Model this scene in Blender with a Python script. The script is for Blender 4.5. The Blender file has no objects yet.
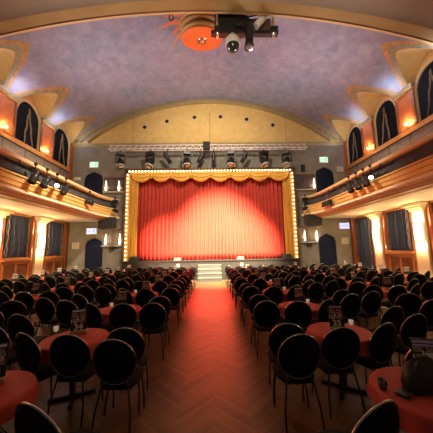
import bpy, math, random
from mathutils import Vector, Matrix
random.seed(7)
PI = math.pi
S = bpy.context.scene
COL = S.collection

# ------------------------------------------------------------------ materials
def newmat(name):
    m = bpy.data.materials.new(name); m.use_nodes = True
    nt = m.node_tree; b = nt.nodes['Principled BSDF']
    return m, nt, b

def mat(name, col, rough=0.6, metal=0.0, var=0.0, scale=8.0, bump=0.0, spec=0.5, col2=None, detail=4.0, emit=None, estr=0.0):
    m, nt, b = newmat(name)
    b.inputs['Base Color'].default_value = (*col, 1)
    b.inputs['Roughness'].default_value = rough
    b.inputs['Metallic'].default_value = metal
    b.inputs['Specular IOR Level'].default_value = spec
    if var or col2 or bump:
        tc = nt.nodes.new('ShaderNodeTexCoord')
        nz = nt.nodes.new('ShaderNodeTexNoise'); nz.inputs['Scale'].default_value = scale
        nz.inputs['Detail'].default_value = detail
        nt.links.new(tc.outputs['Object'], nz.inputs['Vector'])
        if var or col2:
            c2 = col2 or tuple(max(0, c * (1 - var)) for c in col)
            cr = nt.nodes.new('ShaderNodeValToRGB')
            cr.color_ramp.elements[0].position = 0.32; cr.color_ramp.elements[1].position = 0.68
            cr.color_ramp.elements[0].color = (*c2, 1); cr.color_ramp.elements[1].color = (*col, 1)
            nt.links.new(nz.outputs['Fac'], cr.inputs['Fac']); nt.links.new(cr.outputs['Color'], b.inputs['Base Color'])
        if bump:
            bp = nt.nodes.new('ShaderNodeBump'); bp.inputs['Strength'].default_value = bump
            bp.inputs['Distance'].default_value = 0.02
            nt.links.new(nz.outputs['Fac'], bp.inputs['Height']); nt.links.new(bp.outputs['Normal'], b.inputs['Normal'])
    if emit:
        b.inputs['Emission Color'].default_value = (*emit, 1); b.inputs['Emission Strength'].default_value = estr
    return m

def floor_mat():
    m, nt, b = newmat('herringbone_parquet')
    N = nt.nodes.new; L = nt.links.new
    tc = N('ShaderNodeTexCoord'); sx = N('ShaderNodeSeparateXYZ'); L(tc.outputs['Object'], sx.inputs[0])
    def mth(op, a, c=None, d=None):
        n = N('ShaderNodeMath'); n.operation = op
        for i, v in enumerate((a, c, d)):
            if v is None: continue
            if isinstance(v, (int, float)): n.inputs[i].default_value = v
            else: L(v, n.inputs[i])
        return n.outputs[0]
    W = 0.42; P = 0.085
    cx = mth('DIVIDE', sx.outputs['X'], W)
    ci = mth('FLOOR', cx)
    pp = mth('PINGPONG', sx.outputs['X'], W)
    yy = mth('ADD', sx.outputs['Y'], pp)
    r = mth('DIVIDE', yy, P); ri = mth('FLOOR', r); rf = mth('FRACT', r)
    cb = N('ShaderNodeCombineXYZ'); L(ci, cb.inputs[0]); L(ri, cb.inputs[1])
    wn = N('ShaderNodeTexWhiteNoise'); wn.noise_dimensions = '2D'; L(cb.outputs[0], wn.inputs['Vector'])
    cr = N('ShaderNodeValToRGB'); L(wn.outputs['Value'], cr.inputs['Fac'])
    cr.color_ramp.elements[0].color = (0.13, 0.060, 0.024, 1); cr.color_ramp.elements[1].color = (0.235, 0.115, 0.048, 1)
    gap = mth('LESS_THAN', rf, 0.06)
    mx = N('ShaderNodeMix'); mx.data_type = 'RGBA'; L(gap, mx.inputs[0]); L(cr.outputs[0], mx.inputs[6]); mx.inputs[7].default_value = (0.04, 0.018, 0.008, 1)
    nz = N('ShaderNodeTexNoise'); nz.inputs['Scale'].default_value = 1.3; L(tc.outputs['Object'], nz.inputs['Vector'])
    hs = N('ShaderNodeHueSaturation'); L(mx.outputs[2], hs.inputs['Color'])
    v = mth('MULTIPLY_ADD', nz.outputs['Fac'], 0.9, 0.55); L(v, hs.inputs['Value'])
    L(hs.outputs[0], b.inputs['Base Color'])
    b.inputs['Roughness'].default_value = 0.38
    b.inputs['Specular IOR Level'].default_value = 0.55
    return m

def vault_mat():
    m, nt, b = newmat('painted_vault_plaster')
    N = nt.nodes.new; L = nt.links.new
    tc = N('ShaderNodeTexCoord')
    n1 = N('ShaderNodeTexNoise'); n1.inputs['Scale'].default_value = 0.35; n1.inputs['Detail'].default_value = 3
    n2 = N('ShaderNodeTexNoise'); n2.inputs['Scale'].default_value = 2.2; n2.inputs['Detail'].default_value = 7; n2.inputs['Distortion'].default_value = 0.8
    for n in (n1, n2): L(tc.outputs['Object'], n.inputs['Vector'])
    c1 = N('ShaderNodeValToRGB'); L(n1.outputs['Fac'], c1.inputs['Fac'])
    c1.color_ramp.elements[0].position = 0.38; c1.color_ramp.elements[1].position = 0.62
    c1.color_ramp.elements[0].color = (0.255, 0.26, 0.335, 1); c1.color_ramp.elements[1].color = (0.335, 0.285, 0.34, 1)
    c2 = N('ShaderNodeValToRGB'); L(n2.outputs['Fac'], c2.inputs['Fac'])
    c2.color_ramp.elements[0].position = 0.35; c2.color_ramp.elements[1].position = 0.72
    c2.color_ramp.elements[0].color = (0.82, 0.83, 0.85, 1); c2.color_ramp.elements[1].color = (1.18, 1.16, 1.12, 1)
    mx = N('ShaderNodeMix'); mx.data_type = 'RGBA'; mx.blend_type = 'MULTIPLY'; mx.inputs[0].default_value = 1
    L(c1.outputs[0], mx.inputs[6]); L(c2.outputs[0], mx.inputs[7]); L(mx.outputs[2], b.inputs['Base Color'])
    b.inputs['Roughness'].default_value = 0.9
    return m

M = dict(
    floor=floor_mat(), vault=vault_mat(),
    goldwall=mat('golden_plaster', (0.68, 0.46, 0.165), 0.85, var=0.14, scale=3),
    greygold=mat('grey_gold_border', (0.34, 0.29, 0.18), 0.85, var=0.3, scale=6),
    orangegold=mat('orange_gold_border', (0.55, 0.30, 0.10), 0.8, var=0.4, scale=7),
    creamwall=mat('cream_plaster', (0.70, 0.55, 0.33), 0.8, var=0.12, scale=3),
    cream=mat('cream_paint', (0.85, 0.72, 0.50), 0.7, var=0.05, scale=3),
    greywall=mat('grey_stage_wall_plaster', (0.25, 0.235, 0.20), 0.9, var=0.28, scale=2.4, bump=0.15),
    copper=mat('copper_red_panel', (0.50, 0.14, 0.045), 0.45, var=0.25, scale=5),
    wood=mat('orange_brown_wood', (0.26, 0.10, 0.036), 0.5, var=0.35, scale=4),
    woodlight=mat('light_rail_wood', (0.74, 0.47, 0.24), 0.45, var=0.12, scale=4),
    sill=mat('orange_sill_wood', (0.60, 0.27, 0.08), 0.5, var=0.2, scale=5),
    marble=mat('grey_marbled_band', (0.27, 0.22, 0.20), 0.5, var=0.35, scale=6),
    joint=mat('dark_joint', (0.05, 0.04, 0.035), 0.7),
    darkpanel=mat('dark_slate_cloth', (0.055, 0.06, 0.075), 0.85, var=0.3, scale=5),
    fascia=mat('ochre_fascia_paint', (0.80, 0.50, 0.16), 0.6, var=0.15, scale=1.6),
    fasciadark=mat('brown_fascia_line', (0.55, 0.34, 0.12), 0.6),
    moulding=mat('peach_cream_moulding', (0.92, 0.74, 0.50), 0.55),
    cove=mat('orange_cove_paint', (0.72, 0.42, 0.15), 0.6, var=0.15, scale=1.2),
    nearceil=mat('brown_grey_ceiling_plaster', (0.30, 0.23, 0.16), 0.9, var=0.12, scale=0.8),
    archband=mat('olive_gold_arch_band', (0.34, 0.215, 0.065), 0.8, var=0.15, scale=1.5),
    archedge=mat('pale_gold_arch_edge', (0.56, 0.38, 0.15), 0.7),
    endmould=mat('olive_gold_moulding', (0.40, 0.31, 0.14), 0.75, var=0.2, scale=3),
    blind=mat('black_blue_blind', (0.004, 0.006, 0.014), 0.8, var=0.4, scale=6, spec=0.2),
    navy=mat('dark_navy_blind', (0.006, 0.011, 0.036), 0.8, var=0.4, scale=6, spec=0.2),
    navycloth=mat('blue_grey_curtain_cloth', (0.060, 0.095, 0.20), 0.85, var=0.25, scale=5),
    goldcloth=mat('dull_gold_trim_cloth', (0.28, 0.19, 0.09), 0.7, var=0.5, scale=9),
    redcurtain=mat('red_velvet', (0.60, 0.068, 0.046), 0.65, var=0.12, scale=4, spec=0.3),
    goldswag=mat('gold_satin', (0.90, 0.50, 0.09), 0.42, var=0.15, scale=5),
    frame=mat('dark_brown_frame', (0.10, 0.045, 0.02), 0.6),
    framegold=mat('gold_frame_face', (0.55, 0.27, 0.06), 0.5),
    bulb=mat('warm_bulb_glass', (1, 0.85, 0.6), 0.3, emit=(1.0, 0.72, 0.36), estr=7),
    stage=mat('dark_stage_front', (0.028, 0.024, 0.021), 0.75, var=0.3, scale=5),
    stagefloor=mat('brown_stage_floor', (0.32, 0.16, 0.09), 0.5, var=0.2, scale=5),
    steps=mat('pale_grey_step_paint', (0.20, 0.19, 0.165), 0.6, var=0.1, scale=4),
    stepside=mat('step_riser_paint', (0.09, 0.083, 0.075), 0.7, var=0.1, scale=4),
    black=mat('black_metal', (0.012, 0.012, 0.013), 0.4, spec=0.5),
    blackmatte=mat('black_matte', (0.014, 0.013, 0.014), 0.8),
    cabinet=mat('black_speaker_grille', (0.012, 0.012, 0.012), 0.75, var=0.5, scale=40),
    chrome=mat('chrome', (0.75, 0.72, 0.68), 0.18, metal=1.0),
    alu=mat('aluminium_truss', (0.92, 0.80, 0.76), 0.45, metal=0.1),
    white=mat('white_plastic', (0.75, 0.72, 0.65), 0.45),
    lens=mat('lamp_lens', (0.3, 0.3, 0.3), 0.15, metal=0.6),
    lenslit=mat('lit_lamp_lens', (1, 1, 1), 0.3, emit=(1.0, 0.93, 0.78), estr=8),
    fabric=mat('black_chair_fabric', (0.010, 0.010, 0.013), 0.9, var=0.4, scale=60, bump=0.2, spec=0.2),
    seatfab=mat('dark_seat_fabric', (0.016, 0.014, 0.016), 0.9, var=0.3, scale=50, spec=0.2),
    chairmetal=mat('bronzed_chair_metal', (0.46, 0.44, 0.40), 0.25, metal=1.0),
    legmetal=mat('dark_leg_metal', (0.022, 0.02, 0.02), 0.4, metal=0.4),
    redcloth=mat('red_tablecloth', (0.56, 0.070, 0.050), 0.75, var=0.14, scale=4, bump=0.1, spec=0.3),
    orange=mat('orange_lacquer', (0.85, 0.16, 0.03), 0.5),
    ringgold=mat('gold_ring_paint', (0.50, 0.30, 0.11), 0.5),
    sunray=mat('orange_mural_paint', (0.70, 0.24, 0.10), 0.85),
    cardblack=mat('black_printed_card', (0.02, 0.02, 0.028), 0.4),
    cardwhite=mat('white_print', (0.90, 0.88, 0.85), 0.6),
    cardlilac=mat('lilac_print', (0.62, 0.54, 0.80), 0.6),
    cardphoto=mat('mottled_photo_print', (0.75, 0.50, 0.42), 0.5, col2=(0.03, 0.05, 0.04), scale=45),
    cardwood=mat('golden_wooden_card_base', (0.55, 0.36, 0.13), 0.5, var=0.2, scale=10),
    tealight=mat('white_candle_glass', (0.75, 0.70, 0.62), 0.3, emit=(1.0, 0.8, 0.55), estr=0.15),
    smokeglass=mat('dark_glass', (0.03, 0.035, 0.03), 0.1, spec=0.9),
    steel=mat('brushed_steel_panel', (0.09, 0.08, 0.078), 0.30, metal=0.8, var=0.3, scale=2),
    flame=mat('glowing_lamp_tube', (1, 0.9, 0.7), 0.4, emit=(1.0, 0.78, 0.50), estr=9),
    sconce=mat('lit_alabaster_shade', (0.9, 0.75, 0.5), 0.5, emit=(1.0, 0.72, 0.38), estr=2.2),
    globe=mat('lit_globe', (1, 0.9, 0.7), 0.4, emit=(1.0, 0.72, 0.36), estr=25),
    paleframe=mat('pale_gold_frame', (0.62, 0.46, 0.24), 0.6),
    signgreen=mat('lit_green_white_sign', (0.6, 0.9, 0.75), 0.4, emit=(0.55, 0.9, 0.7), estr=0.75),
    signblue=mat('lit_blue_white_sign', (0.6, 0.7, 0.95), 0.4, emit=(0.38, 0.50, 1.0), estr=0.75),
    signmark=mat('green_sign_mark', (0.05, 0.4, 0.2), 0.5, emit=(0.15, 0.75, 0.45), estr=0.6),
    signmarkb=mat('blue_sign_mark', (0.1, 0.2, 0.6), 0.5, emit=(0.25, 0.38, 0.95), estr=1.2),
    paper=mat('white_paper_notice', (0.62, 0.58, 0.52), 0.8),
    greyprint=mat('grey_print', (0.22, 0.20, 0.19), 0.8),
    leather=mat('black_leather', (0.012, 0.011, 0.012), 0.45, bump=0.3, scale=30),
)

# ------------------------------------------------------------------ mesh builder
class MB:
    def __init__(s): s.v = []; s.f = []; s.mi = []; s.sm = []
    def add(s, vs, fs, mi=0, smooth=False):
        o = len(s.v); s.v += [tuple(p) for p in vs]
        for f in fs: s.f.append(tuple(i + o for i in f)); s.mi.append(mi); s.sm.append(smooth)
        return s
    def box(s, x0, x1, y0, y1, z0, z1, mi=0, T=None):
        vs = [Vector((x, y, z)) for z in (z0, z1) for y in (y0, y1) for x in (x0, x1)]
        if T: vs = [T @ v for v in vs]
        return s.add(vs, [(0, 2, 3, 1), (4, 5, 7, 6), (0, 1, 5, 4), (2, 6, 7, 3), (0, 4, 6, 2), (1, 3, 7, 5)], mi)
    def tube(s, pts, r, n=8, mi=0, closed=False, caps=True):
        pts = [Vector(p) for p in pts]; k = len(pts); rs = r if isinstance(r, (list, tuple)) else [r] * k
        vs = []; ref = None
        for i, p in enumerate(pts):
            if closed: d = pts[(i + 1) % k] - pts[i - 1]
            else: d = pts[min(i + 1, k - 1)] - pts[max(i - 1, 0)]
            d.normalize()
            if ref is None: ref = Vector((0, 0, 1)) if abs(d.z) < 0.9 else Vector((1, 0, 0))
            a = d.cross(ref)
            if a.length < 1e-4: a = d.cross(Vector((0.3, 0.8, 0.5)))
            a.normalize(); b = a.cross(d).normalized(); ref = b.cross(d) * -1 if False else b
            for j in range(n):
                t = 2 * PI * j / n; vs.append(p + (a * math.cos(t) + b * math.sin(t)) * rs[i])
        fs = []
        for i in range(k if closed else k - 1):
            i2 = (i + 1) % k
            for j in range(n): fs.append((i * n + j, i2 * n + j, i2 * n + (j + 1) % n, i * n + (j + 1) % n))
        s.add(vs, fs, mi, True)
        if caps and not closed:
            o = len(s.v) - k * n
            s.f.append(tuple(o + j for j in range(n))); s.mi.append(mi); s.sm.append(False)
            s.f.append(tuple(o + (k - 1) * n + j for j in reversed(range(n)))); s.mi.append(mi); s.sm.append(False)
        return s
    def lathe(s, prof, n=20, mi=0, T=None, smooth=True, a0=0.0, a1=2 * PI):
        full = abs(a1 - a0 - 2 * PI) < 1e-6; m = n if full else n + 1
        vs = []
        for r, z in prof:
            for j in range(m):
                t = a0 + (a1 - a0) * j / n; vs.append(Vector((r * math.cos(t), r * math.sin(t), z)))
        if T: vs = [T @ v for v in vs]
        fs = []
        for i in range(len(prof) - 1):
            for j in range(n):
                j2 = (j + 1) % m; fs.append((i * m + j, i * m + j2, (i + 1) * m + j2, (i + 1) * m + j))
        return s.add(vs, fs, mi, smooth)
    def grid(s, rows, mi=0, smooth=True):
        a = len(rows); b = len(rows[0]); vs = [p for r in rows for p in r]
        return s.add(vs, [(i * b + j, i * b + j + 1, (i + 1) * b + j + 1, (i + 1) * b + j) for i in range(a - 1) for j in range(b - 1)], mi, smooth)
    def prism(s, pts, d, mi=0):
        n = len(pts); d = Vector(d); vs = [Vector(p) for p in pts]; vs += [p + d for p in vs]
        return s.add(vs, [tuple(range(n)), tuple(reversed(range(n, 2 * n)))] + [(i, i + n, (i + 1) % n + n, (i + 1) % n) for i in range(n)], mi)
    def build(s, name, mats, parent=None, bevel=0, loc=None):
        me = bpy.data.meshes.new(name); me.from_pydata([tuple(v) for v in s.v], [], s.f)
        if not isinstance(mats, (list, tuple)): mats = [mats]
        for m in mats: me.materials.append(M[m])
        me.polygons.foreach_set('material_index', s.mi); me.polygons.foreach_set('use_smooth', s.sm)
        me.update()
        o = bpy.data.objects.new(name, me); COL.objects.link(o)
        if parent: o.parent = parent
        if loc: o.location = loc
        if bevel:
            bv = o.modifiers.new('bevel', 'BEVEL'); bv.width = bevel; bv.segments = 2; bv.limit_method = 'ANGLE'
        return o

def thing(name, label, cat, loc=(0, 0, 0), rz=0, group=None):
    o = bpy.data.objects.new(name, None); COL.objects.link(o); o.empty_display_size = 0.1
    o.location = loc; o.rotation_euler = (0, 0, rz); o['label'] = label; o['category'] = cat
    if group: o['group'] = group
    return o
def tag(o, label, cat, group=None):
    o['label'] = label; o['category'] = cat
    if group: o['group'] = group
    return o
def struct(o): o['kind'] = 'structure'; return o
KIDS = {}
def dup(root, loc, rz, label, group=None):
    r = root.copy(); COL.objects.link(r); r.location = loc; r.rotation_euler = (0, 0, rz); r['label'] = label
    if group: r['group'] = group
    for c in KIDS.get(root.name) or KIDS.setdefault(root.name, list(root.children)):
        cc = c.copy(); COL.objects.link(cc); cc.parent = r
        for g in KIDS.get('>' + c.name) if ('>' + c.name) in KIDS else KIDS.setdefault('>' + c.name, list(c.children)):
            gg = g.copy(); COL.objects.link(gg); gg.parent = cc
    return r
def light(name, kind, loc, energy, color, size=0.1, target=None, spot=60, blend=0.6):
    l = bpy.data.lights.new(name, kind); l.energy = energy; l.color = color
    if kind == 'AREA': l.shape = 'RECTANGLE'; l.size, l.size_y = size if isinstance(size, tuple) else (size, size)
    else: l.shadow_soft_size = size
    if kind == 'SPOT': l.spot_size = math.radians(spot); l.spot_blend = blend
    o = bpy.data.objects.new(name, l); COL.objects.link(o); o.location = loc
    if target: o.rotation_euler = (Vector(target) - Vector(loc)).to_track_quat('-Z', 'Y').to_euler()
    return o

# ------------------------------------------------------------------ hall dimensions
XW = 9.25          # side walls
YB = 15.6          # stage wall
BAYS = [8.9, 11.62, 14.34]          # window bay centres
PIL = [7.54, 10.26, 12.98]          # pilasters between the bays
ZS = 8.93                           # vault springing
def zv(x): return -2.5 + math.sqrt(max(0.0, 14.7 ** 2 - x * x))
def xv(z): return math.sqrt(max(0.0, 14.7 ** 2 - (z + 2.5) ** 2))

# ---- floor
mb = MB(); mb.box(-9.6, 9.6, -2.0, YB + 0.2, -0.1, 0.0); struct(mb.build('floor', 'floor'))

# ---- vault
def lun(y, a, rise):
    for c in BAYS:
        d = abs(y - c)
        if d < a: return ZS + rise * (1 - (d / a) ** 1.5)
    return ZS
def edge(y, a, rise): return min(XW, xv(lun(y, a, rise)))
ys = []
y = 7.7
while y < YB + 0.01: ys.append(y); y += 0.05
for c in BAYS:
    for a in (1.10, 1.22, 1.34):
        ys += [c - a, c + a, c - a + 0.008, c + a - 0.008]
ys = sorted(set(round(v, 4) for v in ys if 7.7 <= v <= YB)); ys[-1] = YB
rowsV = []; bo = {s: [] for s in (-1, 1)}; bi = {s: [] for s in (-1, 1)}; ln = {s: [] for s in (-1, 1)}; wl = {s: [] for s in (-1, 1)}
for y in ys:
    xo, xm, xi, L0 = edge(y, 1.34, 1.34), edge(y, 1.22, 1.19), edge(y, 1.10, 1.00), lun(y, 1.10, 1.00)
    rowsV.append([(xo * t, y, zv(xo * t)) for t in [i / 24 - 1 for i in range(49)]])
    for s in (-1, 1):
        bo[s].append([(s * xo, y, zv(xo)), (s * (xo + xm) / 2, y, zv((xo + xm) / 2)), (s * xm, y, zv(xm))])
        bi[s].append([(s * xm, y, zv(xm)), (s * (xi + xm) / 2, y, zv((xi + xm) / 2)), (s * xi, y, zv(xi))])
        ln[s].append([(s * xi, y, zv(xi)), (s * XW, y, max(L0, zv(XW)))])
        wl[s].append([(s * XW, y, 8.6), (s * XW, y, max(L0, zv(XW)) + 0.002)])
mb = MB(); mb.grid(rowsV)
for s in (-1, 1):
    mb.grid(bo[s], 1); mb.grid(bi[s], 2); mb.grid(ln[s], 3, False)
struct(mb.build('ceiling', ['vault', 'orangegold', 'greygold', 'goldwall']))

# ---- painted sun rays round the ceiling rose (mural on the vault)
mb = MB()
CXR, CYR = -0.35, 9.75
for ang, r1, w in [(178, 2.1, .16), (160, 1.75, .13), (196, 1.7, .13), (145, 2.0, .13), (214, 1.6, .11), (125, 1.5, .1), (92, 1.35, .1), (60, 1.4, .1), (35, 1.5, .1), (10, 1.5, .1), (-25, 1.4, .1)]:
    a = math.radians(ang); d = Vector((math.cos(a), math.sin(a))); p = Vector((-d.y, d.x)); c = Vector((CXR, CYR))
    up = []; n = 9
    for i in range(n):
        t = i / (n - 1); q = c + d * (0.8 + (r1 - 0.8) * t) + p * 0.10 * math.sin(t * 5)
        ww = w * (1 - t) + 0.004
        up.append([(v.x, v.y, zv(v.x) - 0.006) for v in (q - p * ww, q + p * ww)])
    mb.grid(up, 0, False)
struct(mb.build('trim_1', 'sunray'))

# ---- side walls
def arc_pts(xc, zc, r, n, a0=0, a1=PI): return [(xc + r * math.cos(a0 + (a1 - a0) * i / n), zc + r * math.sin(a0 + (a1 - a0) * i / n)) for i in range(n + 1)]
for s, side in ((-1, 'left'), (1, 'right')):
    mb = MB()
    xa, xb = (XW, XW + 0.25) if s > 0 else (-XW - 0.25, -XW)
    mb.box(xa, xb, -2.0, YB, 0, 3.75, 0)
    mb.box(xa, xb, -2.0, YB, 3.75, 8.6, 1)
    mb.grid(wl[s], 1, False)
    mb.box(xa, xb, -2.0, 7.7, 8.6, 10.2, 1)
    struct(mb.build('wall_' + side, ['creamwall', 'goldwall']))
    # gallery wainscot: orange sill over a grey marbled band with dark joints
    mb = MB()
    x0, x1 = sorted((s * XW, s * (XW - 0.10)))
    mb.box(x0, x1, 2, 15.45, 6.98, 7.22, 0)
    x0, x1 = sorted((s * XW, s * (XW - 0.06)))
    mb.box(x0, x1, 2, 15.45, 6.45, 6.98, 1)
    x0, x1 = sorted((s * XW, s * (XW - 0.115)))
    mb.box(x0, x1, 2, 15.45, 6.945, 6.985, 2)
    x0, x1 = sorted((s * XW, s * (XW - 0.07)))
    for yy in (8.9, 10.3, 11.62, 13.0, 14.34): mb.box(x0, x1, yy - 0.012, yy + 0.012, 6.45, 6.98, 2)
    mb.box(x0, x1, 2, 15.45, 6.45, 6.50, 2)
    struct(mb.build('trim_2', ['sill', 'marble', 'joint']))
    # upper pilasters with cornice caps
    mb = MB()
    for yc in PIL:
        x0, x1 = sorted((s * XW, s * (XW - 0.12)))
        mb.box(x0, x1, yc - 0.50, yc + 0.50, 7.22, 8.98, 0)
        x0, x1 = sorted((s * XW, s * (XW - 0.17)))
        mb.box(x0, x1, yc + 0.42, yc + 0.54, 7.22, 8.98, 3); mb.box(x0, x1, yc - 0.54, yc - 0.42, 7.22, 8.98, 3)
        x0, x1 = sorted((s * XW, s * (XW - 0.22)))
        mb.box(x0, x1, yc - 0.56, yc + 0.56, 8.86, 8.98, 1)
        x0, x1 = sorted((s * XW, s * (XW - 0.26)))
        mb.box(x0, x1, yc - 0.58, yc + 0.58, 8.98, 9.12, 2)
    x0, x1 = sorted((s * XW, s * (XW - 0.12)))
    mb.box(x0, x1, 15.28, 15.56, 6.5, 8.98, 0)
    struct(mb.build('trim_3', ['copper', 'orangegold', 'greygold', 'wood']))
    # lower pilasters with flared capitals
    mb = MB()
    for yc in PIL:
        x0, x1 = sorted((s * XW, s * (XW - 0.22)))
        mb.box(x0, x1, yc - 0.30, yc + 0.30, 0, 3.45, 0)
        for k, (dx, z0, z1) in enumerate([(0.30, 3.40, 3.50), (0.40, 3.50, 3.60), (0.52, 3.60, 3.72)]):
            x0, x1 = sorted((s * XW, s * (XW - dx)))
            mb.box(x0, x1, yc - 0.30 - (dx - 0.22) * 0.6, yc + 0.30 + (dx - 0.22) * 0.6, z0, z1, 0)
        x0, x1 = sorted((s * XW, s * (XW - 0.14)))
        for q in (-1, 1):
            a, b = sorted((yc + q * 0.36, yc + q * 0.52))
            mb.box(x0, x1, a, b, 0, 3.70, 1)
    x0, x1 = sorted((s * XW, s * (XW - 0.14)))
    mb.box(x0, x1, 15.2, 15.42, 0, 3.70, 1)
    mb.box(x0, x1, 15.5, 15.58, 0, 3.70, 2)
    struct(mb.build('trim_4', ['cream', 'copper', 'wood']))

# ---- windows
def arch_outline(yc, half, z0, zc, n=20):
    pts = [(yc + half, z0)] + [(yc + half * math.cos(PI * i / n), zc + half * 1.12 * math.sin(PI * i / n)) for i in range(n + 1)] + [(yc - half, z0)]
    return pts
wn = 1
for s, side in ((-1, 'left'), (1, 'right')):
    for yc in BAYS:
        # arched upper window: pale frame ring and black blind
        mb = MB(); half = 0.75; zc = 8.56
        inner = arch_outline(yc, half, 7.22, zc); outer = arch_outline(yc, half + 0.10, 7.22, zc)
        xi, xo = s * (XW - 0.03), s * (XW - 0.11)
        k = len(inner)
        vs = [(xi, *p) for p in inner] + [(xo, *p) for p in inner] + [(xo, *p) for p in outer] + [(xi, *p) for p in outer]
        fs = []
        for i in range(k - 1):
            for a in range(3): fs.append((a * k + i, a * k + i + 1, (a + 1) * k + i + 1, (a + 1) * k + i))
        mb.add(vs, fs, 0)
        mb.add([(s * (XW - 0.035), *p) for p in inner], [tuple(range(k))], 1)
        struct(mb.build('window_%d' % wn, ['paleframe', 'blind'])); wn += 1
    for yc in BAYS:
        mb = MB(); z0 = 1.62 if yc < 14 or s < 0 else 0.2
        x0, x1 = sorted((s * XW, s * (XW - 0.10)))
        for (a, b, c, d) in ((yc - 0.86, yc - 0.78, z0, 3.72), (yc + 0.78, yc + 0.86, z0, 3.72), (yc - 0.86, yc + 0.86, 3.62, 3.72), (yc - 0.86, yc + 0.86, z0 - 0.06, z0 + 0.02)):
            mb.box(x0, x1, a, b, c, d, 0)
        x0, x1 = sorted((s * XW, s * (XW - 0.02)))
        mb.box(x0, x1, yc - 0.78, yc + 0.78, z0, 3.62, 1)
        struct(mb.build('window_%d' % wn, ['sill', 'navy'])); wn += 1

POS = ['nearest the camera', 'middle', 'farthest, beside the stage wall']
def pleats(name, mats, parent, s, yc, half, z0, z1, amp, n, x, wander=0.0, mi=0):
    mb = MB(); rows = []
    N = n * 8
    for j in range(9):
        t = j / 8; z = z1 + (z0 - z1) * t; r = []
        for i in range(N + 1):
            u = i / N; ph = u * n * 2 * PI
            r.append((s * (x - amp * (math.sin(ph) * (0.6 + 0.4 * t) + 0.3 * math.sin(ph * 0.37 + 1.3))), yc + half * (2 * u - 1) + 0.02 * math.sin(ph * 2), z))
        rows.append(r)
    mb.grid(rows, mi); o = mb.build(name, mats, parent)
    so = o.modifiers.new('thick', 'SOLIDIFY'); so.thickness = 0.012
    return o
for s, side in ((-1, 'left'), (1, 'right')):
    for i, yc in enumerate(BAYS):
        z0 = 1.66 if yc < 14 or s < 0 else 0.25
        t = thing('window_curtain', 'blue-grey pleated curtain in the %s wall lower window %s' % (side, POS[i]), 'curtain', (0, 0, 0), 0, 'lower window curtains')
        pleats('cloth', 'navycloth', t, s, yc, 0.70, z0, 3.60, 0.035, 9, XW - 0.075)
        for q in (-1, 1):
            mb = MB(); pts = []
            for k in range(14):
                z = 3.55 - (3.5 - z0) * k / 13
                pts.append((s * (XW - 0.13), yc + q * (0.60 + 0.045 * math.sin(k * 1.7 + q)), z))
            mb.tube(pts, 0.022, 6); mb.build('gold_trim', 'goldcloth', t)
        # swirling curtain in the arched window above
        t = thing('gathered_drape', 'dull gold gathered drape in the %s wall arched window %s' % (side, POS[i]), 'curtain', (0, 0, 0), 0, 'arched window drapes')
        for q, off in ((-1, -0.30), (1, 0.30)):
            mb = MB(); rows = []
            for k in range(15):
                u = k / 14; z = 9.12 - u * 1.88
                w = 0.028 + 0.022 * math.sin(u * PI) + 0.012 * math.sin(k * 2.3)
                c = yc + off * u * (1.25 if q > 0 else 0.55) + 0.022 * math.sin(k * 1.1)
                rows.append([(s * (XW - 0.07 - 0.03 * math.sin(v * PI)), c + w * (2 * v - 1), z) for v in (0, .25, .5, .75, 1)])
            mb.grid(rows); o = mb.build('cloth', 'goldcloth' , t)
            so = o.modifiers.new('thick', 'SOLIDIFY'); so.thickness = 0.012
        mb = MB(); rows = []
        for k in range(10):
            u = k / 9; z = 8.75 - u * 1.5
            rows.append([(s * (XW - 0.055 - 0.012 * math.sin(v * 9)), yc + 0.02 + (0.04 + 0.20 * u) * (2 * v - 1), z) for v in [j / 12 for j in range(13)]])
        mb.grid(rows); mb.build('inner_cloth', 'navy', t)
        # wooden panel below the window
        if z0 > 1:
            mb = MB()
            def bx(d, a, b, c, e, m):
                x0, x1 = sorted((s * XW, s * (XW - d))); mb.box(x0, x1, a, b, c, e, m)
            bx(0.10, yc - 0.84, yc + 0.84, 0.0, 1.50, 0); bx(0.20, yc - 0.88, yc + 0.88, 1.48, 1.60, 1)
            for a, b in ((yc - 0.78, yc - 0.70), (yc + 0.70, yc + 0.78), (yc - 0.04, yc + 0.04)): bx(0.14, a, b, 0.1, 1.45, 1)
            for a, b in ((0.1, 0.2), (1.34, 1.45)): bx(0.14, yc - 0.78, yc + 0.78, a, b, 1)
            o = mb.build('window_panelling', ['wood', 'sill'])
            tag(o, 'orange-brown panelled wooden dado under the %s wall lower window %s' % (side, POS[i]), 'panelling', 'wooden dados')

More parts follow.
